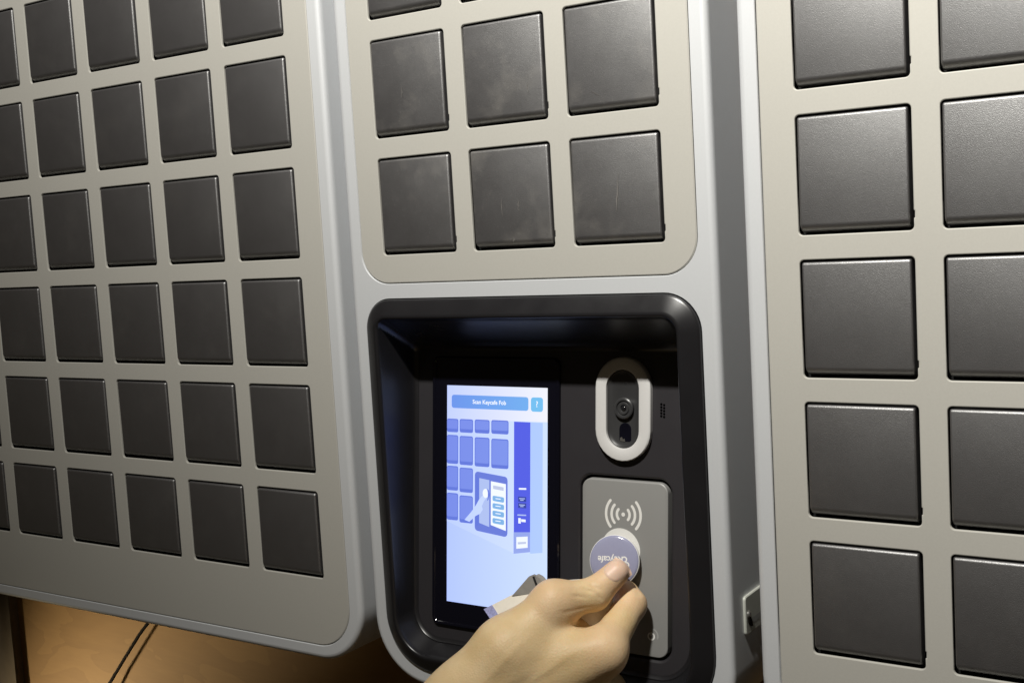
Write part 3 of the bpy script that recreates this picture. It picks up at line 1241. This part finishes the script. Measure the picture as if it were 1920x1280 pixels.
person = empty('person', tuple(P['Wc']), 'bare left hand reaching in from below, thumb and index finger pinching the fob', 'person')
me = bpy.data.meshes.new('hand')
org = W(P['Wc'])
co = [(W(p) - org)[:] for p in hv]
me.from_pydata(co, [], hf.tolist())
me.polygons.foreach_set('use_smooth', [True] * len(me.polygons))
at_ = me.attributes.new('flush', 'FLOAT', 'POINT')
at_.data.foreach_set('value', flush)
me.materials.append(MT['skin'])
me.update()
hand = bpy.data.objects.new('hand', me)
COL.objects.link(hand)
hand.parent = person

# thumb nail: a patch laid on the skin and lifted a little, thicker at its free end
ax_ = (P['Tt'] - P['Ti']).astype(float)
ax_ /= np.linalg.norm(ax_)
out_ = np.array((0.30, -0.85, 0.42))
out_ -= ax_ * (out_ @ ax_)
out_ /= np.linalg.norm(out_)
sd_ = np.cross(ax_, out_)
NU, NV = 15, 13
bm = bmesh.new()
grid = []
for i in range(NU):
    u = i / (NU - 1)
    row = []
    for j in range(NV):
        v = -1 + 2 * j / (NV - 1)
        half = 0.088 * (0.80 + 0.28 * math.sin(math.pi * min(u * 1.0 + 0.05, 1) * 0.55))
        along = -0.095 + 0.200 * u - (0.030 * v * v if u < 0.5 else 0) * (1 - 2 * u if u < 0.5 else 0) - 0.028 * v * v * max(0, 2 * u - 1)
        if u < 0.5:
            along += 0.030 * v * v * (1 - 2 * u) * 2
        base = P['Tt'].astype(float) + ax_ * along + sd_ * (half * v)
        # march in from outside to the skin
        t = 0.24
        for _ in range(40):
            q = base + out_ * t
            d = float(field(np.float32(q[0]), np.float32(q[1]), np.float32(q[2])))
            t -= d * 0.8
            if abs(d) < 1e-4 or t < -0.1:
                break
        t = max(t, 0.0)
        edge = max(abs(v), 0)
        lift = 0.006 - 0.009 * max(0.0, edge - 0.82) / 0.18 - (0.008 if i == 0 else 0)
        row.append(bm.verts.new(W(base + out_ * (t + lift))))
    grid.append(row)
for i in range(NU - 1):
    for j in range(NV - 1):
        bm.faces.new((grid[i][j], grid[i + 1][j], grid[i + 1][j + 1], grid[i][j + 1]))
nail = finish('thumbnail', bm, MT['nail'], person, origin=tuple(P['Tt']), angle=80)

# ------------------------------------------------------------------ what the hand also holds
bm = bmesh.new()
ptsT = [(6.7771, -0.3000, -5.8015), (7.0290, -0.2900, -5.6647), (7.2546, -0.2700, -5.5677), (7.4911, -0.2400, -5.5090), (7.6900, -0.2000, -5.4842), (7.8600, -0.1600, -5.4844)]
ptsB = [(7.0266, -0.4600, -5.9019), (7.2702, -0.4400, -5.8130), (7.4708, -0.4000, -5.7982), (7.6549, -0.3400, -5.8005), (7.8270, -0.2800, -5.8044), (7.9456, -0.2200, -5.8070)]
fr, bk = [], []
for a, b in zip(ptsT, ptsB):
    fr.append([bm.verts.new(W(lerp(a, b, t))) for t in (0, 0.5, 1)])
    bk.append([bm.verts.new(W((q[0] + 0.006, q[1] + 0.05, q[2] + 0.004))) for q in (lerp(a, b, t) for t in (0, 0.5, 1))])
n = len(fr)
for i in range(n - 1):
    for j in range(2):
        bm.faces.new((fr[i][j], fr[i + 1][j], fr[i + 1][j + 1], fr[i][j + 1]))
        bm.faces.new((bk[i][j], bk[i][j + 1], bk[i + 1][j + 1], bk[i + 1][j]))
    bm.faces.new((fr[i][0], bk[i][0], bk[i + 1][0], fr[i + 1][0]))
    bm.faces.new((fr[i][2], fr[i + 1][2], bk[i + 1][2], bk[i][2]))
for i in (0, n - 1):
    for j in range(2):
        bm.faces.new((fr[i][j], fr[i][j + 1], bk[i][j + 1], bk[i][j]))
card = finish('folded_card', bm, MT['card'], origin=ptsT[2], angle=40)
card['label'] = 'white folded card held in the palm, its edge showing past the thumb joint'
card['category'] = 'card'

bm = bmesh.new()
for s_ in (0,):
    q0, q1 = lerp(ptsT[0], ptsT[1], 0.0), lerp(ptsT[0], ptsT[1], 0.34)
    q3, q2 = lerp(ptsB[0], ptsB[1], 0.0), lerp(ptsB[0], ptsB[1], 0.34)
    bm.faces.new([bm.verts.new(W((q[0] - 0.002, q[1] - 0.006, q[2]))) for q in (q0, q1, q2, q3)])
finish('printed_end', bm, mat('screen_tinted_print', (0.36, 0.37, 0.62), 0.5, mottle=0.25, mscale=900), card, origin=ptsT[0], smooth=False)  # print on the card end; the screen's violet reflection is in its colour

clip = empty('metal_clip', (7.2626, -0.2800, -5.5419), 'grey pointed metal clip with a dark slit, sticking up behind the white card', 'metal clip')
for nm, tri_, dy in (('clip_plate', ((7.0513, -0.3000, -5.6634), (7.2209, -0.2800, -5.4807), (7.2628, -0.2800, -5.4627), (7.3254, -0.2900, -5.6062)), 0.04),
                     ('clip_plate', ((7.2702, -0.2600, -5.4674), (7.3133, -0.2500, -5.4873), (7.3869, -0.2400, -5.5782), (7.3199, -0.2500, -5.6185)), 0.05)):
    bm = bmesh.new()
    a = [bm.verts.new(W(p)) for p in tri_]
    b = [bm.verts.new(W((p[0] + 0.004, p[1] + dy, p[2]))) for p in tri_]
    bridge(bm, a, b)
    cap(bm, a)
    cap(bm, b)
    bmesh.ops.bevel(bm, geom=[e for e in bm.edges], offset=0.0004, segments=2, affect='EDGES')
    finish(nm, bm, MT['darksteel'], clip, origin=tri_[1], angle=30)
bm = bmesh.new()
tube(bm, [(7.2768, -0.2950, -5.4702), (7.3028, -0.2950, -5.5373), (7.3337, -0.2950, -5.6038)], 0.009, 8)
finish('clip_slit', bm, MT['liner'], clip, origin=(7.2572, -0.2250, -5.5626))
